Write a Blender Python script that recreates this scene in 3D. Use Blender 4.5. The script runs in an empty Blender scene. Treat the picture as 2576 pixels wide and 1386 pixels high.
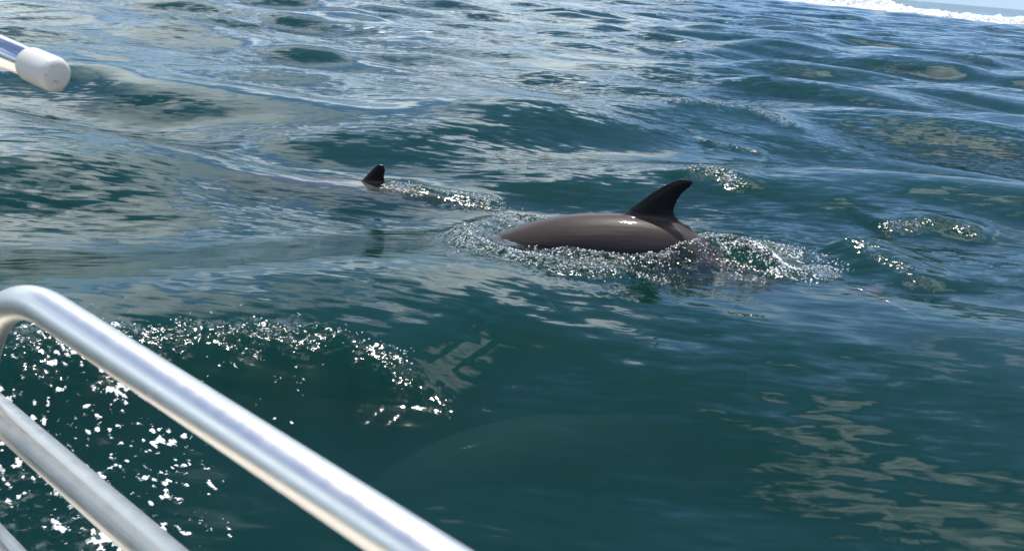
import bpy, bmesh, math, random
import numpy as np
from mathutils import Vector, Matrix

random.seed(7)
rng = np.random.default_rng(11)
scene = bpy.context.scene
C = scene.collection
R = math.radians

# ------------------------------------------------------------------ camera
CAM = np.array([0.0, 0.0, 1.6])
PITCH, ROLL = R(22.1), R(4.9)
REFW, REFH, FPX = 2576.0, 1386.0, 1908.0
cam_d = bpy.data.cameras.new('camera')
cam = bpy.data.objects.new('camera', cam_d)
C.objects.link(cam)
cam_m = Matrix.Rotation(math.pi / 2 - PITCH, 4, 'X') @ Matrix.Rotation(ROLL, 4, 'Z')
cam_m.translation = Vector(CAM)
cam.matrix_world = cam_m
cam_d.sensor_width = 36.0
cam_d.lens = FPX / REFW * 36.0
cam_d.clip_start = 0.02
cam_d.clip_end = 30000
cam_d.dof.use_dof = True
cam_d.dof.focus_distance = 4.9
cam_d.dof.aperture_fstop = 11.0
scene.camera = cam

# ------------------------------------------------------------------ light
SUN_EL, SUN_AZ = R(69.0), R(6.0)          # azimuth measured from +Y towards +X
sun_dir = Vector((math.sin(SUN_AZ) * math.cos(SUN_EL), math.cos(SUN_AZ) * math.cos(SUN_EL), math.sin(SUN_EL)))
sd = bpy.data.lights.new('sun', 'SUN')
sd.energy = 5.0
sd.angle = R(0.53)
sd.color = (1.0, 0.95, 0.87)
sun = bpy.data.objects.new('sun', sd)
sun.rotation_euler = sun_dir.to_track_quat('Z', 'Y').to_euler()
sun.location = (0, 0, 40)
C.objects.link(sun)

world = bpy.data.worlds.new('World')
scene.world = world
world.use_nodes = True
wn, wl = world.node_tree.nodes, world.node_tree.links
wn.clear()


def wnode(t, **k):
    n = wn.new(t)
    for a, b in k.items():
        setattr(n, a, b)
    return n


sky = wnode('ShaderNodeTexSky', sky_type='NISHITA', sun_disc=False)
sky.sun_elevation = SUN_EL
sky.sun_rotation = SUN_AZ
sky.air_density = 0.8
sky.dust_density = 0.15
sky.ozone_density = 6.0
bg = wnode('ShaderNodeBackground')
bg.inputs['Strength'].default_value = 0.15
wo = wnode('ShaderNodeOutputWorld')
# a thin broken cloud layer all round the sky
tc = wnode('ShaderNodeTexCoord')
sep = wnode('ShaderNodeSeparateXYZ')
wl.new(tc.outputs['Generated'], sep.inputs[0])
zden = wnode('ShaderNodeMath', operation='ADD')
zmax = wnode('ShaderNodeMath', operation='MAXIMUM')
wl.new(sep.outputs['Z'], zmax.inputs[0]); zmax.inputs[1].default_value = 0.0
wl.new(zmax.outputs[0], zden.inputs[0]); zden.inputs[1].default_value = 0.22
dv = wnode('ShaderNodeVectorMath', operation='DIVIDE')
cmb = wnode('ShaderNodeCombineXYZ')
for i in range(3):
    wl.new(zden.outputs[0], cmb.inputs[i])
wl.new(tc.outputs['Generated'], dv.inputs[0]); wl.new(cmb.outputs[0], dv.inputs[1])
cn = wnode('ShaderNodeTexNoise')
cn.inputs['Scale'].default_value = 0.8
cn.inputs['Detail'].default_value = 5
cn.inputs['Roughness'].default_value = 0.55
mp = wnode('ShaderNodeMapping')
mp.inputs['Location'].default_value = (36.64, 22.84, 16.44)
wl.new(dv.outputs[0], mp.inputs[0]); wl.new(mp.outputs[0], cn.inputs['Vector'])
cr = wnode('ShaderNodeValToRGB')
cr.color_ramp.elements[0].position = 0.50
cr.color_ramp.elements[1].position = 0.59
cr.color_ramp.elements[1].color = (.85, .85, .85, 1)
wl.new(cn.outputs['Fac'], cr.inputs[0])
mx = wnode('ShaderNodeMix', data_type='RGBA')
hz = wnode('ShaderNodeMapRange', interpolation_type='SMOOTHSTEP')     # single clouds melt into the haze low down
wl.new(sep.outputs['Z'], hz.inputs[0]); hz.inputs['From Min'].default_value = .0; hz.inputs['From Max'].default_value = .08
cm = wnode('ShaderNodeMath', operation='MULTIPLY')
wl.new(cr.outputs[0], cm.inputs[0]); wl.new(hz.outputs[0], cm.inputs[1])
wl.new(cm.outputs[0], mx.inputs['Factor'])
wl.new(sky.outputs[0], mx.inputs[6])
# sunlit vapour: brighter where the sun shines through it
dt = wnode('ShaderNodeVectorMath', operation='DOT_PRODUCT')
wl.new(tc.outputs['Generated'], dt.inputs[0]); dt.inputs[1].default_value = sun_dir
dmx = wnode('ShaderNodeMath', operation='MAXIMUM'); wl.new(dt.outputs['Value'], dmx.inputs[0]); dmx.inputs[1].default_value = 0
dpw = wnode('ShaderNodeMath', operation='POWER'); wl.new(dmx.outputs[0], dpw.inputs[0]); dpw.inputs[1].default_value = 5.0
dma = wnode('ShaderNodeMath', operation='MULTIPLY_ADD'); wl.new(dpw.outputs[0], dma.inputs[0]); dma.inputs[1].default_value = 2.0; dma.inputs[2].default_value = 1.0
ccol = wnode('ShaderNodeVectorMath', operation='SCALE')
ccol.inputs[0].default_value = (10.3, 11.2, 11.3)
wl.new(dma.outputs[0], ccol.inputs['Scale'])
wl.new(ccol.outputs[0], mx.inputs[7])
# pale sea haze along the horizon
hf = wnode('ShaderNodeMapRange', interpolation_type='SMOOTHERSTEP')
wl.new(sep.outputs['Z'], hf.inputs[0]); hf.inputs['From Min'].default_value = -.02; hf.inputs['From Max'].default_value = .22
hf.inputs['To Min'].default_value = .97; hf.inputs['To Max'].default_value = 0
mh = wnode('ShaderNodeMix', data_type='RGBA')
wl.new(hf.outputs[0], mh.inputs['Factor']); wl.new(mx.outputs[2], mh.inputs[6])
mh.inputs[7].default_value = (2.3, 3.2, 4.2, 1)
wl.new(mh.outputs[2], bg.inputs['Color'])
wl.new(bg.outputs[0], wo.inputs['Surface'])

vs = scene.view_settings
scene.display_settings.display_device = 'sRGB'
vs.view_transform = 'Standard'
vs.look = 'None'
vs.exposure = 0.6
vs.gamma = 1.0
vs.use_curve_mapping = False

scene.render.engine = 'CYCLES'
cy = scene.cycles
cy.use_denoising = True
cy.max_bounces = 8
cy.glossy_bounces = 3
cy.diffuse_bounces = 2
cy.volume_bounces = 1
cy.transparent_max_bounces = 12
cy.sample_clamp_indirect = 6.0
cy.caustics_reflective = False
cy.caustics_refractive = False

# ------------------------------------------------------------------ layout helpers
CMR = np.array(cam_m.to_3x3())


def ray(x, y):
    return CMR @ np.array([(x - REFW / 2) / FPX, -(y - REFH / 2) / FPX, -1.0])


def at(x, y, depth):
    """world point seen at a place of the photograph, a given depth away"""
    return CAM + ray(x, y) * depth


def gnd(x, y, z=0.0):
    d = ray(x, y)
    return CAM + d * ((z - CAM[2]) / d[2])


def new_mat(name):
    m = bpy.data.materials.new(name)
    m.use_nodes = True
    m.node_tree.nodes.clear()
    return m, m.node_tree.nodes, m.node_tree.links


def tag(o, label=None, cat=None, group=None, kind=None):
    for k, v in (('label', label), ('category', cat), ('group', group), ('kind', kind)):
        if v:
            o[k] = v
    return o


def mesh_np(name, V, quads=None, tris=None, smooth=True):
    V = np.asarray(V, np.float32)
    me = bpy.data.meshes.new(name)
    me.vertices.add(len(V))
    me.vertices.foreach_set('co', V.ravel())
    loops, starts, tot = [], [], 0
    if quads is not None and len(quads):
        q = np.asarray(quads, np.int32); loops.append(q.ravel())
        starts.append(np.arange(len(q), dtype=np.int32) * 4); tot = q.size
    if tris is not None and len(tris):
        t = np.asarray(tris, np.int32); loops.append(t.ravel())
        starts.append(tot + np.arange(len(t), dtype=np.int32) * 3)
    L = np.concatenate(loops); S = np.concatenate(starts)
    me.loops.add(len(L)); me.loops.foreach_set('vertex_index', L)
    me.polygons.add(len(S)); me.polygons.foreach_set('loop_start', S)
    me.update(calc_edges=True)
    me.validate()
    if smooth:
        me.polygons.foreach_set('use_smooth', np.ones(len(me.polygons), bool))
    return me


def link(name, me, mat=None, parent=None):
    o = bpy.data.objects.new(name, me)
    C.objects.link(o)
    if mat:
        me.materials.append(mat)
    if parent:
        o.parent = parent
    return o


# lattice value noise, vectorised
_perm = rng.random((256, 256)).astype(np.float32)


def vnoise(x, y):
    xi, yi = np.floor(x).astype(int), np.floor(y).astype(int)
    fx, fy = x - xi, y - yi
    fx = fx * fx * fx * (fx * (fx * 6 - 15) + 10); fy = fy * fy * fy * (fy * (fy * 6 - 15) + 10)
    a = _perm[xi & 255, yi & 255]; b = _perm[(xi + 1) & 255, yi & 255]
    c = _perm[xi & 255, (yi + 1) & 255]; d = _perm[(xi + 1) & 255, (yi + 1) & 255]
    return (a * (1 - fx) + b * fx) * (1 - fy) + (c * (1 - fx) + d * fx) * fy - 0.5


def fbm(x, y, octv=3):
    s, a = 0, 1.0
    for k in range(octv):
        s = s + a * vnoise(x * 2 ** k + 17.3 * k, y * 2 ** k + 5.1 * k)
        a *= 0.5
    return s


def smooth(e0, e1, x):
    t = np.clip((x - e0) / (e1 - e0), 0, 1)
    return t * t * (3 - 2 * t)


# ------------------------------------------------------------------ the shape of the sea
NW = 90
lam = np.exp(np.linspace(math.log(0.16), math.log(11.0), NW))
wdir = np.where(rng.random(NW) < .6, rng.normal(R(72), R(12), NW), rng.normal(R(104), R(14), NW))       # mostly rolling across the line of sight
wph = rng.random(NW) * 2 * math.pi
wk = 2 * math.pi / lam
sl = 0.150 * np.exp(-((np.log(lam) - math.log(3.2)) / .90) ** 2) + 0.006
sl *= 0.150 / math.sqrt((sl ** 2).sum() / 2)
wamp = sl / wk
wamp[lam > 5] *= 1.0

# calm pools round the animals so that their water lines stay put
D1 = gnd(1560, 600); D2 = gnd(930, 440); D3 = gnd(1310, 990)


def poly_dist(px, py, pts):
    """distance to a polyline, signed positive on the side away from the camera, and the place along it (0..1)"""
    best = np.full(px.shape, 1e9); side = np.zeros(px.shape); u = np.zeros(px.shape)
    seg = np.hypot(*(pts[1:, :2] - pts[:-1, :2]).T); cum = np.concatenate([[0], np.cumsum(seg)]); tot = cum[-1]
    for i in range(len(pts) - 1):
        ax, ay = pts[i, :2]; bx, by = pts[i + 1, :2]
        dx, dy = bx - ax, by - ay
        t = np.clip(((px - ax) * dx + (py - ay) * dy) / (dx * dx + dy * dy), 0, 1)
        ex, ey = px - (ax + t * dx), py - (ay + t * dy)
        d = np.hypot(ex, ey)
        m = d < best
        best = np.where(m, d, best)
        nx, ny = -dy, dx
        if nx * ax + ny * ay < 0:
            nx, ny = -nx, -ny
        side = np.where(m, np.sign(ex * nx + ey * ny), side)
        u = np.where(m, (cum[i] + t * seg[i]) / tot, u)
    return best * np.where(side == 0, 1, side), u


def pl(*p, z=0.0):
    """photo places -> a smooth line on the water (z: height of the crest there)"""
    P = np.array([gnd(x, y, z)[:2] for x, y in p])
    for _ in range(2):
        Q = [P[0]]
        for a, b in zip(P[:-1], P[1:]):
            Q += [a * .75 + b * .25, a * .25 + b * .75]
        P = np.array(Q + [P[-1]])
    return P


# crests that stand out: line, height, near width, far width, sparkle (chop) strength, chop width
RIDGES = [
    # steep boat wave in the foreground
    (None, .12, .24, .60, .95, .07),
    # bow wave of the surfacing animal: far arm, near arm
    (pl((1150, 660), (1160, 610), (1180, 560), (1215, 525), (1280, 492), (1380, 500), (1480, 525), (1560, 545), z=.055), .055, .10, .13, 1.1, .15),
    (pl((1150, 530), (1160, 575), (1200, 615), (1270, 645), (1400, 678), (1540, 694), (1690, 688), z=.050), .050, .10, .14, 1.15, .17),
    (pl((1330, 612), (1480, 648), (1600, 655), (1720, 636), (1800, 612), (1900, 640), (2020, 680), z=.05), .075, .09, .10, 1.2, .15),
    (pl((1680, 650), (1740, 632), (1810, 612), (1890, 622), (2000, 660), z=.06), .066, .09, .09, 1.0, .10),
    (pl((1740, 560), (1830, 570), (1960, 595), (2090, 618), z=.050), .050, .12, .16, 1.1, .19),
    (pl((1780, 625), (1880, 645), (1990, 672), (2050, 662), (2120, 640), z=.035), .035, .08, .10, 1.0, .10),
    # wake of the animal behind
    (pl((955, 418), (1020, 432), (1120, 450), (1290, 462), z=.040), .040, .10, .14, 1.0, .12),
    # scattered wavelets with glitter
    (pl((1690, 440), (1760, 428), (1830, 440), (1890, 472), z=.060), .060, .14, .20, .9, .13),
    (pl((2110, 560), (2200, 595), (2290, 640), (2390, 690), z=.085), .085, .24, .30, .75, .08),
    (pl((2200, 545), (2330, 538), (2420, 552), (2520, 575), z=.075), .075, .16, .22, .8, .09),
    (pl((1640, 275), (1760, 280), (1860, 283), (1960, 300), (2060, 330), z=.07), .07, .3, .5, .7, .14),
    (pl((1760, 345), (1860, 350), (1950, 362), z=.05), .05, .2, .25, .8, .10),
    (pl((1860, 52), (1960, 60), (2040, 80), (2120, 95), z=.12), .14, .9, 1.4, .40, .5),
]
# the boat wave: keep its crest line where it is seen, whatever the swell adds below it
BOAT_CREST = [(-250, 900), (60, 850), (300, 836), (520, 828), (720, 826), (900, 850), (1040, 905), (1200, 985)]
# water ruffled by small ripples (it breaks up what it mirrors): line, strength, width
RUFFLE = [
    (pl((870, 940), (1000, 960), (1150, 985), (1330, 985), (1520, 1000)), .13, .16),
    (pl((1250, 1110), (1500, 1160), (1800, 1230), (2050, 1330)), .09, .20),
    (pl((1750, 1160), (2050, 1230), (2330, 1400)), .09, .22),
    (pl((-200, 1000), (60, 960), (150, 1100), (60, 1300)), .30, .26),
    (pl((1420, 760), (1560, 775), (1660, 770)), .35, .10),
]


def sea(x, y, cell=None):
    """height, chop and foam of the sea at arrays x, y; cell = local mesh spacing"""
    r = np.hypot(x, y)
    if cell is None:
        cell = 0.004 * r
    calm = 1 - .75 * np.exp(-(((x - D1[0]) / 1.4) ** 2 + ((y - D1[1]) / .75) ** 2)) \
             - .55 * np.exp(-(((x - D2[0]) / 1.5) ** 2 + ((y - D2[1]) / .6) ** 2))
    calm = calm - .6 * np.exp(-(((x - D3[0]) / .6) ** 2 + ((y - D3[1]) / .5) ** 2))
    calm = np.clip(calm, .15, 1)
    near = 1 - .72 * np.exp(-(r / 3.7) ** 2.4)
    # gusts: patches of rougher and smoother water
    gust = 1 + 1.1 * vnoise(x * .33 + 9, y * .22 + 3)
    h = np.zeros_like(x)
    for i in range(NW):
        ph = wk[i] * (x * math.cos(wdir[i]) + y * math.sin(wdir[i])) + wph[i]
        if lam[i] < 2.5:
            ph = ph + 1.2 * vnoise(x / lam[i] * .22 + i, y / lam[i] * .30 + 2 * i)
        fade = np.clip(lam[i] / (3.0 * cell) - .6, 0, 1)
        g = gust if lam[i] < 1.2 else 1.0
        c = np.cos(ph)
        h += wamp[i] * fade * g * (c + .22 * np.cos(2 * ph))
    h *= calm * near
    chop = np.zeros_like(x)
    for pts, A, wn_, wf, cs, cw in RIDGES:
        m = 4 * max(wn_, wf)
        b = (x > pts[:, 0].min() - m) & (x < pts[:, 0].max() + m) & (y > pts[:, 1].min() - m) & (y < pts[:, 1].max() + m)
        if not b.any():
            continue
        xs, ys = x[b], y[b]
        wob = .25 * wn_ * fbm(xs / wn_ * .9, ys / wn_ * .9, 2)
        d, u = poly_dist(xs, ys, pts)
        d = d + wob
        tap = smooth(0, .16, u) * (1 - smooth(.80, 1, u))
        w = np.where(d < 0, wn_, wf)
        h[b] += A * tap * np.exp(-(np.abs(d) / w) ** 1.7)
        dn = d + (.45 if wn_ < .2 else .22) * wn_
        brk = np.clip(.90 + 1.6 * fbm(xs / cw * .55 + 31, ys / cw * .55, 3), 0, 1.4)
        chop[b] = np.maximum(chop[b], cs * tap ** .5 * np.exp(-(dn / cw) ** 2) * brk)
    for pts, s, w in RUFFLE:
        m = 3 * w
        b = (x > pts[:, 0].min() - m) & (x < pts[:, 0].max() + m) & (y > pts[:, 1].min() - m) & (y < pts[:, 1].max() + m)
        if not b.any():
            continue
        d, u = poly_dist(x[b], y[b], pts)
        brk = np.clip(.6 + 1.7 * fbm(x[b] / w * .5 + 77, y[b] / w * .5, 3), 0, 1.3)
        chop[b] = np.maximum(chop[b], s * np.exp(-(d / w) ** 2) * brk)
    # ruffled water is lumpy too
    h += chop * .010 * fbm(x * 16, y * 16, 2) * np.clip(.06 / (2.5 * cell) - .3, 0, 1)
    return h, chop


P_ = []
RIDGES[0] = (np.array([[-90., -90.], [-91., -90.]]),) + RIDGES[0][1:]
for cx, cy in BOAT_CREST:
    z_ = .1
    for _ in range(6):
        g_ = gnd(cx, cy, z_)
        z_ = float(sea(g_[:1], g_[1:2], np.array([.012]))[0][0]) + .10
    P_.append(gnd(cx, cy, z_)[:2])
P_ = np.array(P_)
for _ in range(2):
    P_ = np.array([P_[0]] + [q for a, b in zip(P_[:-1], P_[1:]) for q in (a * .75 + b * .25, a * .25 + b * .75)] + [P_[-1]])
RIDGES[0] = (P_,) + RIDGES[0][1:]


def sea_z(x, y):
    return float(sea(np.array([float(x)]), np.array([float(y)]), np.array([.012]))[0][0])


# ------------------------------------------------------------------ materials
def water_material():
    m, n, l = new_mat('sea_water')
    out = n.new('ShaderNodeOutputMaterial')
    geo = n.new('ShaderNodeTexCoord')
    att = n.new('ShaderNodeAttribute'); att.attribute_name = 'chop'

    def noise(rot, sc, scale, detail, rough=.5, dist=0.0, outp='Fac'):
        mpn = n.new('ShaderNodeMapping'); mpn.inputs['Rotation'].default_value = (0, 0, rot)
        mpn.inputs['Scale'].default_value = sc
        l.new(geo.outputs['Object'], mpn.inputs[0])
        t = n.new('ShaderNodeTexNoise'); t.inputs['Scale'].default_value = scale
        t.inputs['Detail'].default_value = detail; t.inputs['Roughness'].default_value = rough
        t.inputs['Distortion'].default_value = dist
        l.new(mpn.outputs[0], t.inputs['Vector'])
        return t.outputs[outp]

    def math_(op, a, b, c=None):
        q = n.new('ShaderNodeMath'); q.operation = op
        for i, v in enumerate((a, b, c)):
            if v is None:
                continue
            if hasattr(v, 'is_linked'):
                l.new(v, q.inputs[i])
            else:
                q.inputs[i].default_value = v
        return q.outputs[0]

    def slope(col, kx, ky, fac=None):
        """centre a noise colour and use two channels as the tilt of the surface"""
        v = n.new('ShaderNodeVectorMath'); v.operation = 'SUBTRACT'
        l.new(col, v.inputs[0]); v.inputs[1].default_value = (.5, .5, .5)
        w = n.new('ShaderNodeVectorMath'); w.operation = 'MULTIPLY'
        l.new(v.outputs[0], w.inputs[0]); w.inputs[1].default_value = (kx, ky, 0)
        if fac is None:
            return w.outputs[0]
        z = n.new('ShaderNodeVectorMath'); z.operation = 'SCALE'
        l.new(w.outputs[0], z.inputs[0]); l.new(fac, z.inputs['Scale'])
        return z.outputs[0]

    rp = noise(R(5), (.45, 1, 1), .55, 4, .55)                        # where the breeze touches
    patch = math_('MULTIPLY_ADD', rp, 5.0, -1.9)
    patch = math_('MINIMUM', math_('MAXIMUM', patch, .15), 1.25)
    rip = n.new('ShaderNodeAttribute'); rip.attribute_name = 'ripple'
    patch = math_('MULTIPLY', patch, rip.outputs['Fac'])
    s1 = slope(noise(R(24), (.28, 1, 1), 6.0, 2, .45, .35, 'Color'), .24, .62, patch)       # hand-wide ripples
    s2 = slope(noise(R(15), (.24, 1, 1), 21.0, 2, .5, .25, 'Color'), .28, .90, patch)     # finger-wide ripples
    s3 = slope(noise(R(20), (.80, 1, 1), 44.0, 2, .55, .3, 'Color'), 2.7, 2.7, att.outputs['Fac'])   # broken water
    s4 = slope(noise(R(-30), (.7, 1, 1), 13.0, 1, .5, .3, 'Color'), 1.6, 1.6, att.outputs['Fac'])
    gn = n.new('ShaderNodeNewGeometry')
    acc = gn.outputs['Normal']
    for q in (s1, s2, s3, s4):
        v = n.new('ShaderNodeVectorMath'); v.operation = 'ADD'
        l.new(acc, v.inputs[0]); l.new(q, v.inputs[1]); acc = v.outputs[0]
    bump = n.new('ShaderNodeVectorMath'); bump.operation = 'NORMALIZE'
    l.new(acc, bump.inputs[0])
    fr = n.new('ShaderNodeFresnel'); fr.inputs['IOR'].default_value = 1.333
    l.new(bump.outputs[0], fr.inputs['Normal'])
    gl = n.new('ShaderNodeBsdfGlossy'); gl.inputs['Roughness'].default_value = .06
    rg = math_('MULTIPLY_ADD', att.outputs['Fac'], .17, .06)
    l.new(rg, gl.inputs['Roughness'])
    l.new(bump.outputs[0], gl.inputs['Normal'])
    tr = n.new('ShaderNodeBsdfTransparent')
    mxs = n.new('ShaderNodeMixShader')
    l.new(fr.outputs[0], mxs.inputs[0]); l.new(tr.outputs[0], mxs.inputs[1]); l.new(gl.outputs[0], mxs.inputs[2])
    l.new(mxs.outputs[0], out.inputs['Surface'])
    sc = n.new('ShaderNodeVolumeScatter'); sc.inputs['Color'].default_value = (.09, .74, .65, 1)
    sc.inputs['Density'].default_value = .31
    ab = n.new('ShaderNodeVolumeAbsorption'); ab.inputs['Color'].default_value = (.05, .25, .22, 1)
    ab.inputs['Density'].default_value = 2.8
    ad = n.new('ShaderNodeAddShader')
    l.new(sc.outputs[0], ad.inputs[0]); l.new(ab.outputs[0], ad.inputs[1])
    l.new(ad.outputs[0], out.inputs['Volume'])
    return m


def principled(name, col, rough, metal=0.0, coat=0.0, coat_r=.05, spec=.5):
    m, n, l = new_mat(name)
    out = n.new('ShaderNodeOutputMaterial')
    p = n.new('ShaderNodeBsdfPrincipled')
    p.inputs['Base Color'].default_value = (*col, 1)
    p.inputs['Roughness'].default_value = rough
    p.inputs['Metallic'].default_value = metal
    p.inputs['Coat Weight'].default_value = coat
    p.inputs['Coat Roughness'].default_value = coat_r
    p.inputs['Specular IOR Level'].default_value = spec
    l.new(p.outputs[0], out.inputs['Surface'])
    return m, n, l, p


def skin_material():
    m, n, l, p = principled('wet_skin', (.05, .045, .045), .45, 0, .20, .09, .09)
    tcn = n.new('ShaderNodeTexCoord')
    att = n.new('ShaderNodeAttribute'); att.attribute_name = 'belly_fin_shade'
    nz = n.new('ShaderNodeTexNoise'); nz.inputs['Scale'].default_value = 6; nz.inputs['Detail'].default_value = 7; nz.inputs['Roughness'].default_value = .62
    mpn = n.new('ShaderNodeMapping'); mpn.inputs['Scale'].default_value = (.4, 2.6, 2.6)
    l.new(tcn.outputs['Object'], mpn.inputs[0]); l.new(mpn.outputs[0], nz.inputs['Vector'])
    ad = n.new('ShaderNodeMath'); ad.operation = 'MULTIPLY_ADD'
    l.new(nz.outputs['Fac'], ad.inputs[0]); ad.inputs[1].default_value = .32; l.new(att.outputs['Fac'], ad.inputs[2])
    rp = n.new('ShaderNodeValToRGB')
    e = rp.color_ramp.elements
    e[0].position = .08; e[0].color = (.006, .006, .007, 1)  # near-black end carries the shade painted on the dorsal fin
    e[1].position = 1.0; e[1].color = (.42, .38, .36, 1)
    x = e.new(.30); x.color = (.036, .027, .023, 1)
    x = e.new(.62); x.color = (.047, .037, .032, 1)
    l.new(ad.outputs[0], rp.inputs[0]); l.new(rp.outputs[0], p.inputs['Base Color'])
    n2 = n.new('ShaderNodeTexNoise'); n2.inputs['Scale'].default_value = 60; n2.inputs['Detail'].default_value = 3
    mp2 = n.new('ShaderNodeMapping'); mp2.inputs['Scale'].default_value = (.25, 1, 1)
    l.new(tcn.outputs['Object'], mp2.inputs[0]); l.new(mp2.outputs[0], n2.inputs['Vector'])
    bp = n.new('ShaderNodeBump'); bp.inputs['Distance'].default_value = .0016; bp.inputs['Strength'].default_value = .7
    l.new(n2.outputs['Fac'], bp.inputs['Height']); l.new(bp.outputs[0], p.inputs['Normal']); l.new(bp.outputs[0], p.inputs['Coat Normal'])
    return m


def metal_material(name='brushed_aluminium', r0=.34, r1=.40):
    m, n, l, p = principled(name, (.665, .645, .615), .30, 1.0)
    tcn = n.new('ShaderNodeTexCoord')
    nz = n.new('ShaderNodeTexNoise'); nz.inputs['Scale'].default_value = 60; nz.inputs['Detail'].default_value = 6
    l.new(tcn.outputs['Object'], nz.inputs['Vector'])
    mr = n.new('ShaderNodeMapRange'); mr.inputs['From Min'].default_value = .3; mr.inputs['From Max'].default_value = .7
    mr.inputs['To Min'].default_value = r0; mr.inputs['To Max'].default_value = r1
    l.new(nz.outputs['Fac'], mr.inputs[0]); l.new(mr.outputs[0], p.inputs['Roughness'])
    n2 = n.new('ShaderNodeTexNoise'); n2.inputs['Scale'].default_value = 900; n2.inputs['Detail'].default_value = 2
    l.new(tcn.outputs['Object'], n2.inputs['Vector'])
    bp = n.new('ShaderNodeBump'); bp.inputs['Distance'].default_value = .0001; bp.inputs['Strength'].default_value = .5
    l.new(n2.outputs['Fac'], bp.inputs['Height']); l.new(bp.outputs[0], p.inputs['Normal'])
    return m


def foam_material(name, col=(.74, .76, .77)):
    m, n, l, p = principled(name, col, .6, 0, 0, .1, .4)
    att = n.new('ShaderNodeAttribute'); att.attribute_name = 'dens'
    tcn = n.new('ShaderNodeTexCoord')
    nz = n.new('ShaderNodeTexNoise'); nz.inputs['Scale'].default_value = 170; nz.inputs['Detail'].default_value = 3
    l.new(tcn.outputs['Object'], nz.inputs['Vector'])
    su = n.new('ShaderNodeMath'); su.operation = 'MULTIPLY_ADD'
    l.new(nz.outputs['Fac'], su.inputs[0]); su.inputs[1].default_value = 1.6; su.inputs[2].default_value = -.95
    ad = n.new('ShaderNodeMath'); ad.operation = 'ADD'; ad.use_clamp = True
    l.new(su.outputs[0], ad.inputs[0]); l.new(att.outputs['Fac'], ad.inputs[1])
    l.new(ad.outputs[0], p.inputs['Alpha'])
    return m


M_WATER = water_material()
M_SKIN = skin_material()
M_METAL = metal_material()
M_POLISH = metal_material('polished_aluminium', .10, .18)
M_FOAM = foam_material('foam')


def spray_material():
    m, n, l = new_mat('spray')
    out = n.new('ShaderNodeOutputMaterial')
    d = n.new('ShaderNodeBsdfDiffuse'); d.inputs['Color'].default_value = (.90, .91, .92, 1)
    t = n.new('ShaderNodeBsdfTranslucent'); t.inputs['Color'].default_value = (.94, .95, .96, 1)
    x = n.new('ShaderNodeMixShader'); x.inputs[0].default_value = .5
    l.new(d.outputs[0], x.inputs[1]); l.new(t.outputs[0], x.inputs[2]); l.new(x.outputs[0], out.inputs['Surface'])
    return m


M_SPRAY = spray_material()

# ------------------------------------------------------------------ the sea
az = np.concatenate([np.linspace(-180, -62, 40, endpoint=False), np.arange(-62, 62.001, .15), np.linspace(62, 180, 40)[1:-1]])
az = np.radians(az)


def geo(a, b, f):
    k = max(2, int(math.log(b / a) / math.log(1 + f)))
    return np.exp(np.linspace(math.log(a), math.log(b), k, endpoint=False))


rr = np.concatenate([geo(.25, 1.4, .03), geo(1.4, 12, .0042), geo(12, 60, .006), geo(60, 260, .010), geo(260, 9000, .05), [9000.]])
NA, NR = len(az), len(rr)
RR, AA = np.meshgrid(rr, az, indexing='ij')
X = RR * np.sin(AA); Y = RR * np.cos(AA)
cell_r = np.gradient(rr)[:, None] * np.ones_like(AA)
cell_a = RR * np.gradient(az)[None, :].clip(1e-6)
CELL = np.maximum(cell_r * .6, cell_a)
Z, CH = sea(X.ravel(), Y.ravel(), CELL.ravel())
V = np.stack([X.ravel(), Y.ravel(), Z], 1)
ii, jj = np.meshgrid(np.arange(NR - 1), np.arange(NA), indexing='ij')
j2 = (jj + 1) % NA
quads = np.stack([ii * NA + jj, (ii + 1) * NA + jj, (ii + 1) * NA + j2, ii * NA + j2], -1).reshape(-1, 4)[:, ::-1]
# close it: centre, a skirt at the rim and a deep floor
c0 = len(V)
rim = np.stack([X[-1], Y[-1], np.full(NA, -60.)], 1)
V = np.concatenate([V, [[0, 0, 0]], rim, [[0, 0, -60.]]])
jn = np.arange(NA); jm = (jn + 1) % NA
tri_top = np.stack([jn * 0 + c0, jm, jn], 1)
sk = np.stack([(NR - 1) * NA + jn, (NR - 1) * NA + jm, c0 + 1 + jm, c0 + 1 + jn], 1)
tri_bot = np.stack([jn * 0 + c0 + 1 + NA, c0 + 1 + jn, c0 + 1 + jm], 1)
me = mesh_np('sea', V, np.concatenate([quads, sk]), np.concatenate([tri_top, tri_bot]))
at_ = me.attributes.new('chop', 'FLOAT', 'POINT')
at_.data.foreach_set('value', np.concatenate([CH, np.zeros(NA + 2)]).astype(np.float32))
rip_ = .75 + .25 * smooth(2.4, 4.6, RR.ravel() + .9 * vnoise(X.ravel() * .9, Y.ravel() * .9))
ar_ = me.attributes.new('ripple', 'FLOAT', 'POINT')
ar_.data.foreach_set('value', np.concatenate([rip_, np.ones(NA + 2)]).astype(np.float32))
sea_o = tag(link('sea', me, M_WATER), 'dark teal rippled sea water with glitter and blue sky reflections', 'sea', kind='structure')

# ------------------------------------------------------------------ dolphins


def pchip(xs, ys, x):
    xs = np.asarray(xs, float); ys = np.asarray(ys, float)
    d = np.gradient(ys, xs)
    i = np.clip(np.searchsorted(xs, x) - 1, 0, len(xs) - 2)
    h = xs[i + 1] - xs[i]; t = (x - xs[i]) / h
    return ((1 + 2 * t) * (1 - t) ** 2 * ys[i] + t * (1 - t) ** 2 * h * d[i]
            + t * t * (3 - 2 * t) * ys[i + 1] + t * t * (t - 1) * h * d[i + 1])


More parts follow.
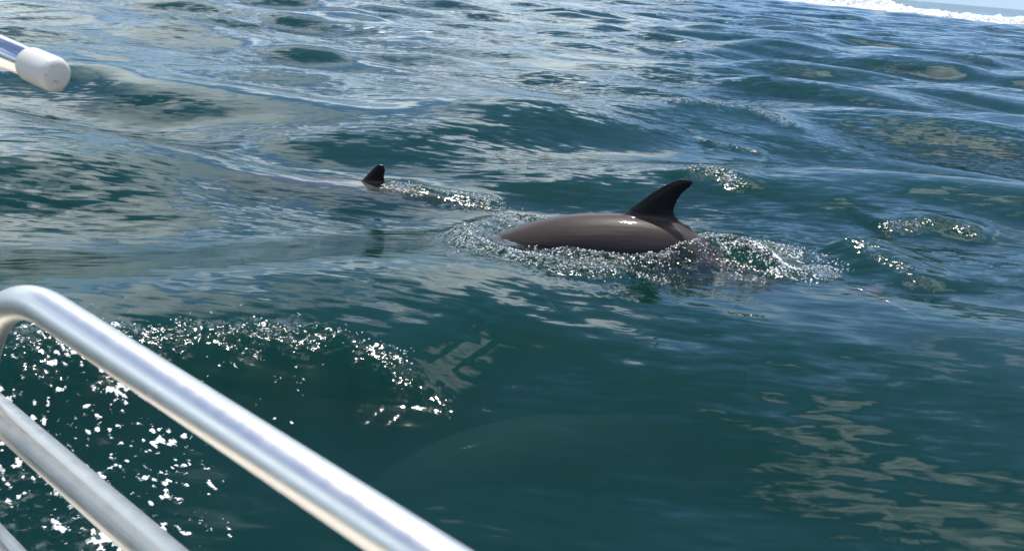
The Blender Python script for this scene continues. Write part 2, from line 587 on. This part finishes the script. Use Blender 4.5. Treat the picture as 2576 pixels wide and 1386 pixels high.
PROF_X = [-1.62, -1.50, -1.20, -.90, -.60, -.30, 0, .30, .60, .78, .88, .93, .98, 1.05, 1.09]
PROF_H = [.022, .036, .058, .092, .137, .182, .212, .215, .185, .145, .108, .066, .044, .036, .012]
PROF_W = [.012, .020, .038, .072, .120, .172, .205, .210, .180, .140, .105, .062, .048, .040, .014]


def blade(bm, root, span_v, chord_v, outline, thick_n, t0):
    """a fin: outline = list of (span 0..1, leading, trailing) in chord metres; lens section of thickness t0 at the root"""
    secs = []
    NC = 10
    for s, le, te in outline:
        th = t0 * max(1 - s, 0) ** .8 * .65 + t0 * .35
        ring = []
        for k in range(NC + 1):
            c = k / NC
            prof = 2.6 * math.sqrt(max(c, 0)) * (1 - c) + .02
            ring.append((le + (te - le) * c, th * .5 * prof))
        pts = [Vector(root) + Vector(span_v) * s + Vector(chord_v) * a + Vector(thick_n) * b for a, b in ring]
        pts += [Vector(root) + Vector(span_v) * s + Vector(chord_v) * a - Vector(thick_n) * b for a, b in ring[::-1][1:-1]]
        secs.append([bm.verts.new(p) for p in pts])
    n = len(secs[0])
    for a, b in zip(secs[:-1], secs[1:]):
        for k in range(n):
            bm.faces.new((a[k], a[(k + 1) % n], b[(k + 1) % n], b[k]))
    bm.faces.new(secs[0][::-1]); bm.faces.new(secs[-1])


def dolphin(name, top_x, top_z, loc, heading, label, roll=0.0, voxel=.0085, finh=.268, blunt=False, fin0=0.0, tuck=False):
    bm = bmesh.new()
    xs = np.concatenate([np.linspace(-1.62, .85, 70), np.linspace(.865, 1.09, 22)])
    zt = pchip(top_x, top_z, xs)
    hh = pchip(PROF_X, PROF_H, xs); ww = pchip(PROF_X, PROF_W, xs)
    # the beak sits low on the face
    zc = zt - hh - .045 * smooth(.84, .95, xs)
    NS = 40
    rings = []
    for x, z, h, w in zip(xs, zc, hh, ww):
        rings.append([bm.verts.new((x, w * math.cos(2 * math.pi * k / NS), z + h * math.sin(2 * math.pi * k / NS))) for k in range(NS)])
    for a, b in zip(rings[:-1], rings[1:]):
        for k in range(NS):
            bm.faces.new((a[k], a[(k + 1) % NS], b[(k + 1) % NS], b[k]))
    bm.faces.new(rings[0]); bm.faces.new(rings[-1][::-1])

    def topz(x): return float(pchip(top_x, top_z, np.array([x]))[0])

    # dorsal fin, swept back: (height fraction, leading x, trailing x) measured backwards
    z0 = topz(-.12)
    fin = [(-.20, -.13, .46), (-.08, -.060, .43), (0, -.012, .368), (.12, .024, .330), (.24, .054, .312), (.36, .083, .315), (.475, .112, .321),
           (.57, .142, .331), (.67, .171, .345), (.76, .200, .362), (.84, .230, .381), (.91, .257, .398), (.96, .278, .402), (1.0, .302, .396), (1.03, .330, .384)]
    if blunt:
        fin = [(-.3, -.11, .31), (-.1, -.04, .24), (0, 0, .215), (.25, .035, .20), (.5, .068, .205), (.7, .094, .208), (.85, .115, .206), (.94, .130, .200), (1, .145, .190)]
    blade(bm, (fin0, 0, topz(fin0 - .1) - .004), (0, 0, finh), (-1, 0, 0), fin, (0, 1, 0), .052)
    # flukes
    zf = float(zc[0])
    for s in (-1, 1):
        bl = [(-.05, -.10, .12), (0, -.09, .115), (.2, -.02, .125), (.45, .065, .155), (.7, .145, .195), (.88, .205, .235), (1.0, .25, .262)]
        blade(bm, (-1.56, 0, zf), (0, s * .33, -.01), (-1, 0, -.05), bl, (0, 0, 1), .034)
    # flippers
    zp = float(pchip(xs, zc, np.array([.56]))[0])
    for s in (-1, 1):
        bl = [(-.15, -.09, .10), (0, -.08, .095), (.3, -.03, .10), (.6, .055, .135), (.85, .135, .18), (1.0, .20, .21)]
        blade(bm, (.58, s * .135, zp - .10), (-.28, s * .10, .0) if tuck else (-.10, s * .24, -.17), (-1, 0, -.1), bl, (0, .6 * s, .8), .036)
    bmesh.ops.recalc_face_normals(bm, faces=bm.faces)
    tmp = bpy.data.meshes.new('tmp'); bm.to_mesh(tmp); bm.free()
    to = bpy.data.objects.new('tmp', tmp); C.objects.link(to)
    rm = to.modifiers.new('r', 'REMESH'); rm.mode = 'VOXEL'; rm.voxel_size = voxel
    sm = to.modifiers.new('s', 'SMOOTH'); sm.iterations = 5; sm.factor = .5
    dg = bpy.context.evaluated_depsgraph_get()
    body = bpy.data.meshes.new_from_object(to.evaluated_get(dg))
    bpy.data.objects.remove(to); bpy.data.meshes.remove(tmp)
    body.polygons.foreach_set('use_smooth', np.ones(len(body.polygons), bool))
    # countershading: dark cape, greyer flanks, pale underside
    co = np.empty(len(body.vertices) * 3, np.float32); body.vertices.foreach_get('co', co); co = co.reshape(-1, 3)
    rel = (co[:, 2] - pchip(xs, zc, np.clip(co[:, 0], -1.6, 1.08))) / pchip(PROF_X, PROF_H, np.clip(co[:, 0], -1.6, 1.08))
    belly_fin_shade = .20 + .10 * (1 - smooth(.2, 1.0, rel)) + .55 * (1 - smooth(-.85, -.35, rel)) - .34 * smooth(1.0, 1.22, rel)  # last term paints the dorsal fin's shade into its colour
    a = body.attributes.new('belly_fin_shade', 'FLOAT', 'POINT'); a.data.foreach_set('value', belly_fin_shade.astype(np.float32))
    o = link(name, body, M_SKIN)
    o.location = loc
    o.rotation_euler = (roll, 0, heading)
    tag(o, label, 'dolphin', 'dolphins swimming beside the boat')
    # eyes
    for s in (-1, 1):
        b = bmesh.new(); bmesh.ops.create_uvsphere(b, u_segments=12, v_segments=8, radius=.013)
        em = bpy.data.meshes.new('eye'); b.to_mesh(em); b.free()
        e = link('eye', em, M_EYE, o)
        e.location = (.84, s * float(pchip(PROF_X, PROF_W, np.array([.84]))[0]) * .95, float(pchip(xs, zc, np.array([.84]))[0]) - .02)
    return o


M_EYE, *_ = principled('eye', (.01, .01, .01), .1)


def place(sn, tl, anchor, anchor_x):
    """heading along tail->snout, with the local point anchor_x at the world point anchor"""
    d = sn - tl; a = math.atan2(d[1], d[0])
    return Vector((anchor[0] - anchor_x * math.cos(a), anchor[1] - anchor_x * math.sin(a), 0)), a


loc, hd = place(gnd(1170, 600, -.1), gnd(2200, 728, -.08), gnd(1568, 540, .20), 0.0)
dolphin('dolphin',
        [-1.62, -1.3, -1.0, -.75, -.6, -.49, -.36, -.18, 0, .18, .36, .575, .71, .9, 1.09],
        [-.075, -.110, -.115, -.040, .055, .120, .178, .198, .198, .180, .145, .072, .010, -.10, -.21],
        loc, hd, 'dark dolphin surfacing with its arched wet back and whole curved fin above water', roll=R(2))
loc, hd = place(gnd(530, 425, -.1), gnd(1230, 490, -.1), gnd(930, 428, .0), -.30)
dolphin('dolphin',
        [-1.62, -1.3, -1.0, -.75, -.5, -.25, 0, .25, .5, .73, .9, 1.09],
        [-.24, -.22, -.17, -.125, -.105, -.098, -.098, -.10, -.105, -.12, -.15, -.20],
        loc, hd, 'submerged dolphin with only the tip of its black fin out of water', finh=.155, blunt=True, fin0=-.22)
loc, hd = place(gnd(1100, 1075, -.5), gnd(1650, 955, -.5), gnd(1385, 1010, -.5), 0.0)
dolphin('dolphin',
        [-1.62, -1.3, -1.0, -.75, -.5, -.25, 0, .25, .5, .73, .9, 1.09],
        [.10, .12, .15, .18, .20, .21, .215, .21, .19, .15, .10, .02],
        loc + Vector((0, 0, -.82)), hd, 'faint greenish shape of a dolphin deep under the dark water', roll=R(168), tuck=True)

# ------------------------------------------------------------------ foam and glint beads


def foam_patch(name, label, lines, cellsize, thr, scale, mat, thick=.006, kind='stuff', stretch=1.0, seed=0):
    """thin lumpy foam lying on the water: lines = (polyline, width)"""
    Vs, Qs, Ds, base = [], [], [], 0
    for pts, w in lines:
        x0, y0 = pts.min(0) - 1.6 * w; x1, y1 = pts.max(0) + 1.6 * w
        gx = np.arange(x0, x1, cellsize); gy = np.arange(y0, y1, cellsize)
        GX, GY = np.meshgrid(gx, gy, indexing='ij')
        d, u = poly_dist(GX, GY, pts)
        U, W_ = GX * .8 - GY * .6, GX * .6 + GY * .8
        f = fbm(U * scale / stretch + seed, W_ * scale + seed * 2, 4) + .35 * fbm(GX * scale * .22 + 40, GY * scale * .22, 2)
        f = f + .35 * (np.exp(-(d / w) ** 2) * smooth(0, .06, u) * (1 - smooth(.94, 1, u))) - .35
        keep = f > thr
        q = keep[:-1, :-1] | keep[1:, :-1] | keep[1:, 1:] | keep[:-1, 1:]
        if not q.any():
            continue
        idx = -np.ones(GX.shape, int)
        need = np.zeros(GX.shape, bool)
        need[:-1, :-1] |= q; need[1:, :-1] |= q; need[1:, 1:] |= q; need[:-1, 1:] |= q
        xs, ys = GX[need], GY[need]
        zz, _ = sea(xs, ys, np.full(xs.shape, .012))
        zz = zz + np.clip((f[need] - thr) * 10, -1, 1.0) * thick + .002 + .004 * vnoise(xs * 90, ys * 90) * (f[need] > thr)
        idx[need] = base + np.arange(need.sum())
        a, b = np.nonzero(q)
        Qs.append(np.stack([idx[a, b], idx[a + 1, b], idx[a + 1, b + 1], idx[a, b + 1]], 1))
        Ds.append(np.clip((f[need] - thr) * 5, 0, 1.0)); Vs.append(np.stack([xs, ys, zz], 1)); base += need.sum()
    me = mesh_np(name, np.concatenate(Vs), np.concatenate(Qs))
    a = me.attributes.new('dens', 'FLOAT', 'POINT'); a.data.foreach_set('value', np.concatenate(Ds).astype(np.float32))
    return tag(link(name, me, mat), label, 'foam', kind=kind)


foam_patch('foam_flecks', 'white foam flecks drifting on the dark boat wake beside the railing',
           [(pl((-150, 880), (60, 900), (150, 930), (260, 1000), (380, 1180), (420, 1300)), .16),
            (pl((-200, 1050), (100, 1150), (250, 1300), (330, 1450)), .16)],   .0034, .26, 70, M_FOAM, thick=.001, seed=3, stretch=2.0)
foam_patch('dolphin_wash', 'white water streaming off the surfacing dolphin tail stock',
           [(pl((1830, 612), (1880, 640), (1940, 660), (2010, 680)), .10)], .0035, .03, 60, M_FOAM, thick=.0015, seed=8)


def glint_beads(name, label, lines, seed):
    """white beads added along the broken crests to imitate sun glitter: (polyline, count, spread)"""
    r = np.random.default_rng(seed)
    b = bmesh.new(); bmesh.ops.create_icosphere(b, subdivisions=1, radius=1)
    iv = np.array([v.co[:] for v in b.verts]); it = np.array([[v.index for v in f.verts] for f in b.faces]); b.free()
    P = []
    for pts, cnt, sp in lines:
        seg = np.hypot(*(pts[1:] - pts[:-1]).T); cum = np.concatenate([[0], np.cumsum(seg)])
        clumps = r.random(max(6, cnt // 22)) * cum[-1]
        for _ in range(cnt):
            q = (r.choice(clumps) + r.normal(0, .05)) if r.random() < .7 else r.random() * cum[-1]
            q = min(max(q, 0), cum[-1])
            c = np.array([np.interp(q, cum, pts[:, 0]), np.interp(q, cum, pts[:, 1])])
            c = c + r.normal(0, sp, 2) * np.array([1, 1.2])
            P.append((c[0], c[1], (.0012 + .0034 * r.random() ** 2.2)))  # tiny white beads stand in for sun sparkles
    P = np.array(P)
    z, _ = sea(P[:, 0], P[:, 1], np.full(len(P), .012))
    V = iv[None] * (P[:, 2, None] * r.uniform(.8, 1.6, (len(P), 3)))[:, None, :] + np.stack([P[:, 0], P[:, 1], z + .5 * P[:, 2]], 1)[:, None, :]
    T = it[None] + (np.arange(len(P)) * len(iv))[:, None, None]
    me = mesh_np(name, V.reshape(-1, 3), None, T.reshape(-1, 3))
    tag(link(name, me, M_SPRAY), label, 'spray', kind='stuff')


glint_beads('dolphin_glints', 'white beads added as sun glitter round the surfacing dolphin and its wake',
        [(RIDGES[1][0], 220, .045), (RIDGES[2][0], 380, .05), (RIDGES[3][0], 420, .05), (RIDGES[4][0], 160, .06), (RIDGES[5][0], 260, .05),
         (RIDGES[6][0], 380, .05), (RIDGES[7][0], 120, .06)], 21)
glint_beads('crest_glints', 'white beads added as sun glitter on the boat wave crest beyond the railing', [(RIDGES[0][0][:-6], 160, .025)], 22)

# ------------------------------------------------------------------ far white wake of a speeding boat


def spray_wake():
    pts = pl((1700, -30), (1960, 3), (2180, 22), (2350, 45), (2576, 64), (2800, 90))
    seg = np.hypot(*(pts[1:] - pts[:-1]).T); cum = np.concatenate([[0], np.cumsum(seg)])
    Vs, Ts = [], []
    b = bmesh.new(); bmesh.ops.create_icosphere(b, subdivisions=1, radius=1)
    iv = np.array([v.co[:] for v in b.verts]); it = np.array([[v.index for v in f.verts] for f in b.faces]); b.free()
    r = np.random.default_rng(5)
    hump = gnd(2185, 24)[:2]
    # continuous white ridge
    NC = 15
    smp = np.linspace(0, cum[-1], 900)
    px_ = np.interp(smp, cum, pts[:, 0]); py_ = np.interp(smp, cum, pts[:, 1])
    tx, ty = np.gradient(px_), np.gradient(py_); tl = np.hypot(tx, ty)
    c = np.linspace(-2.6, 2.6, NC)
    GX = px_[:, None] - (ty / tl)[:, None] * c; GY = py_[:, None] + (tx / tl)[:, None] * c
    Hc = .48 + .45 * (vnoise(smp * .12, smp * 0 + 1.0)[:, None] + .15) + 1.0 * np.exp(-((np.hypot(px_ - hump[0], py_ - hump[1]) / 4.2) ** 2))[:, None]
    GZ = Hc * np.exp(-(c[None] / 1.15) ** 2) * (1 + .9 * fbm(GX * 1.3, GY * 1.3, 3)) - .03
    core = np.stack([GX, GY, GZ], -1).reshape(-1, 3)
    a_, b_ = np.meshgrid(np.arange(899), np.arange(NC - 1), indexing='ij')
    k0 = (a_ * NC + b_).ravel()
    Vs.append(core); Ts.append(np.concatenate([np.stack([k0, k0 + NC, k0 + NC + 1], 1), np.stack([k0, k0 + NC + 1, k0 + 1], 1)]))
    base = len(core)
    for _ in range(9000):
        s = r.random() * cum[-1]
        i = min(np.searchsorted(cum, s) - 1, len(seg) - 1); i = max(i, 0)
        p = pts[i] + (pts[i + 1] - pts[i]) * ((s - cum[i]) / seg[i])
        dh = np.hypot(*(p - hump))
        H = .55 + .45 * (vnoise(np.array([s * .12]), np.array([1.0]))[0] + .2) + 1.25 * math.exp(-(dh / 4.2) ** 2)
        t = .35 + .65 * r.random() ** 1.5
        off = r.normal(0, 1.0 * (1 - .5 * t))
        n = np.array([-(pts[i + 1] - pts[i])[1], (pts[i + 1] - pts[i])[0]]) / seg[i]
        q = p + n * off
        sz = (.14 + .12 * r.random()) * (1 - .75 * t)
        z = t * H * math.exp(-(off / 1.4) ** 2)
        sc = np.array([sz * r.uniform(.8, 1.8), sz * r.uniform(.8, 1.8), sz * r.uniform(.6, 1.3)])
        v = iv * sc * (1 + r.normal(0, .16, (len(iv), 1))) + np.array([q[0], q[1], z])
        Vs.append(v); Ts.append(it + base); base += len(iv)
    me = mesh_np('boat_wake', np.concatenate(Vs), None, np.concatenate(Ts))
    tag(link('boat_wake', me, M_SPRAY), 'long white wake with a spray hump thrown up near the horizon', 'wake', kind='stuff')


spray_wake()

# ------------------------------------------------------------------ tubes and boat


def tube_mesh(name, path, rad, ns=28, caps=True):
    path = [Vector(p) for p in path]
    Vv, Q = [], []
    t_prev = None; nrm = None
    for i, p in enumerate(path):
        t = (path[min(i + 1, len(path) - 1)] - path[max(i - 1, 0)]).normalized()
        if nrm is None:
            nrm = t.orthogonal().normalized()
        else:
            nrm = (t_prev.rotation_difference(t) @ nrm).normalized()
        t_prev = t
        bn = t.cross(nrm)
        rd = rad[i] if isinstance(rad, (list, tuple)) else rad
        for k in range(ns):
            a = 2 * math.pi * k / ns
            Vv.append(p + (nrm * math.cos(a) + bn * math.sin(a)) * rd)
    for i in range(len(path) - 1):
        for k in range(ns):
            Q.append((i * ns + k, i * ns + (k + 1) % ns, (i + 1) * ns + (k + 1) % ns, (i + 1) * ns + k))
    me = bpy.data.meshes.new(name)
    F = list(Q)
    if caps:
        F += [tuple(range(ns))[::-1], tuple(range((len(path) - 1) * ns, len(path) * ns))]
    me.from_pydata([v[:] for v in Vv], [], F)
    for p in me.polygons:
        p.use_smooth = len(p.vertices) == 4
    return me


def fillet(a, c, b, rad, n=14):
    """corner a-c-b rounded with a bend radius"""
    a, b, c = Vector(a), Vector(b), Vector(c)
    u, v = (a - c).normalized(), (b - c).normalized()
    ang = u.angle(v); t = rad / math.tan(ang / 2)
    ctr = c + (u + v).normalized() * (rad / math.sin(ang / 2))
    p, q = c + u * t - ctr, c + v * t - ctr
    tot = p.angle(q); ax = p.cross(q).normalized()
    return [ctr + Matrix.Rotation(tot * k / n, 3, ax) @ p for k in range(n + 1)]


TR = .019
AZR = R(-55.0)
rd = np.array([math.sin(AZR), math.cos(AZR), 0])     # along the rails, away from the camera
r1 = (at(400, 966, .68) + 0) ; r1[2] = 1.232
r2 = at(200, 1218, .84); r2[2] = at(200, 1218, .84)[2]
r3 = at(5, 1385, .965)
BOAT_IN = np.array([-math.cos(AZR) * -1, 0, 0])
rail_root = bpy.data.objects.new('boat_railing', None); C.objects.link(rail_root)
tag(rail_root, 'polished aluminium tube railing of the boat with a rounded end', 'railing')
top_px = at(-46, 800, .755)


def on_line(p, q, target_px):
    """point p + s*q whose picture column is target_px"""
    lo, hi = -1.0, 1.0
    Rt = CMR.T
    for _ in range(50):
        mid = (lo + hi) / 2
        v = Rt @ (p + q * mid - CAM)
        xx = REFW / 2 + FPX * v[0] / -v[2]
        if xx > target_px:
            lo = mid
        else:
            hi = mid
    return p + q * lo


c1 = on_line(r1, rd, -42)
c2 = on_line(r2, rd, -72)
c3 = on_line(r3, rd, -70)
DECK = .62
foot = c1 + (c3 - c1) * ((DECK - c1[2]) / (c3[2] - c1[2]))
e1 = r1 - rd * 2.2; e2 = r2 - rd * 2.2; e3 = r3 - rd * 2.2
top_path = [Vector(e1)] + [Vector(r1 - rd * s) for s in (1.2, .6, .3, 0)]
bend = fillet(r1, c1, foot, .20, 26)
top_path = [Vector(e1), Vector(r1 - rd * .8)] + bend + [Vector(foot)]
link('top_rail', tube_mesh('top_rail', top_path, TR), M_METAL, rail_root)
link('middle_rail', tube_mesh('middle_rail', [c2, (c2 + e2) / 2, e2], TR), M_METAL, rail_root)
link('lower_rail', tube_mesh('lower_rail', [c3, (c3 + e3) / 2, e3], TR), M_METAL, rail_root)
for s in (1.3,):
    a = r1 - rd * s
    f = np.array(a) + (foot - c1)
    link('post', tube_mesh('post', [a, f], TR * .95), M_METAL, rail_root)
for cc in (c2, c3):
    ring = [cc - rd * (.016 + .006 * k) for k in range(3)]
    link('weld_collar', tube_mesh('weld_collar', ring, [TR * 1.02, TR * 1.16, TR * 1.02]), M_METAL, rail_root)

# tube with the plastic cap
M_CAP, n_, l_, p_ = principled('white_plastic', (.44, .43, .405), .42)
tcn = n_.new('ShaderNodeTexCoord')
mpn = n_.new('ShaderNodeMapping'); mpn.inputs['Scale'].default_value = (60, 210, 210)
l_.new(tcn.outputs['Object'], mpn.inputs[0])
nz = n_.new('ShaderNodeTexNoise'); nz.inputs['Scale'].default_value = 1.0; nz.inputs['Detail'].default_value = 3
l_.new(mpn.outputs[0], nz.inputs['Vector'])
rp = n_.new('ShaderNodeValToRGB'); rp.color_ramp.elements[0].position = .67; rp.color_ramp.elements[1].position = .70
rp.color_ramp.elements[0].color = (.44, .43, .405, 1); rp.color_ramp.elements[1].color = (.13, .12, .11, 1)
l_.new(nz.outputs['Fac'], rp.inputs[0]); l_.new(rp.outputs[0], p_.inputs['Base Color'])
tr_root = bpy.data.objects.new('capped_tube', None); C.objects.link(tr_root)
tag(tr_root, 'aluminium tube ending in a scuffed white plastic cap above the water', 'tube')
ta = at(2, 129, .875); tb = at(78, 162, .86); tcap = at(143, 191, .85)
axis = Vector(tcap - tb).normalized()
tb_v = Vector(tb)
back = tb_v - axis * 1.0
corner = back
footp = Vector((back[0] - .10, back[1] - .10, DECK))
tb_path = [tb_v + axis * .02, tb_v - axis * .4] + fillet(tb_v, corner, footp, .10) + [footp]
link('tube', tube_mesh('tube', tb_path, .0172), M_POLISH, tr_root)
CL = .042
capme = tube_mesh('end_cap', [tb_v + axis * t for t in (-.001, -.0005, .001, .006, .014, CL * .70, CL * .82, CL * .91, CL * .97, CL, CL * 1.01)],
                  [.0178, .0188, .0193, .0195, .0197, .0200, .0199, .0189, .0166, .0130, .001], 36)
for p in capme.polygons:
    p.use_smooth = True
link('end_cap', capme, M_CAP, tr_root)

# the boat under the railing (just out of the picture)
M_HULL, *_ = principled('cream_gelcoat', (.72, .66, .55), .3)
M_DECK, *_ = principled('deck_paint', (.62, .57, .48), .6)
boat = bpy.data.objects.new('boat', None); C.objects.link(boat)
tag(boat, 'cream boat deck and hull side carrying the railing', 'boat')
out = np.array([-rd[1], rd[0], 0]); out = out if out @ np.array([1, 1, 0]) > 0 else -out   # outboard


def prism(name, prof, s0, s1, mat, parent):
    """profile (offset outboard, z) swept along the rails"""
    o0 = np.array([foot[0], foot[1], 0])
    Vv = []
    for s in (s0, s1):
        for a, z in prof:
            p = o0 + out * a + rd * s
            Vv.append((p[0], p[1], z))
    n = len(prof)
    F = [(k, (k + 1) % n, n + (k + 1) % n, n + k) for k in range(n)] + [tuple(range(n))[::-1], tuple(range(n, 2 * n))]
    me = bpy.data.meshes.new(name); me.from_pydata(Vv, [], F)
    b = bmesh.new(); b.from_mesh(me); bmesh.ops.recalc_face_normals(b, faces=b.faces)
    bmesh.ops.bevel(b, geom=b.edges[:], offset=.012, segments=2, affect='EDGES'); b.to_mesh(me); b.free()
    return link(name, me, mat, parent)


prism('hull', [(.06, DECK - .06), (-.06, -.35), (-1.9, -.35), (-2.0, DECK - .06)], -3.2, .35, M_HULL, boat)
prism('gunwale', [(.09, DECK - .055), (.09, DECK - .003), (-.20, DECK - .003), (-.20, DECK - .055)], -3.2, .37, M_HULL, boat)
prism('deck', [(-.21, DECK - .055), (-.21, DECK - .03), (-2.0, DECK - .03), (-2.0, DECK - .055)], -3.2, .35, M_DECK, boat)
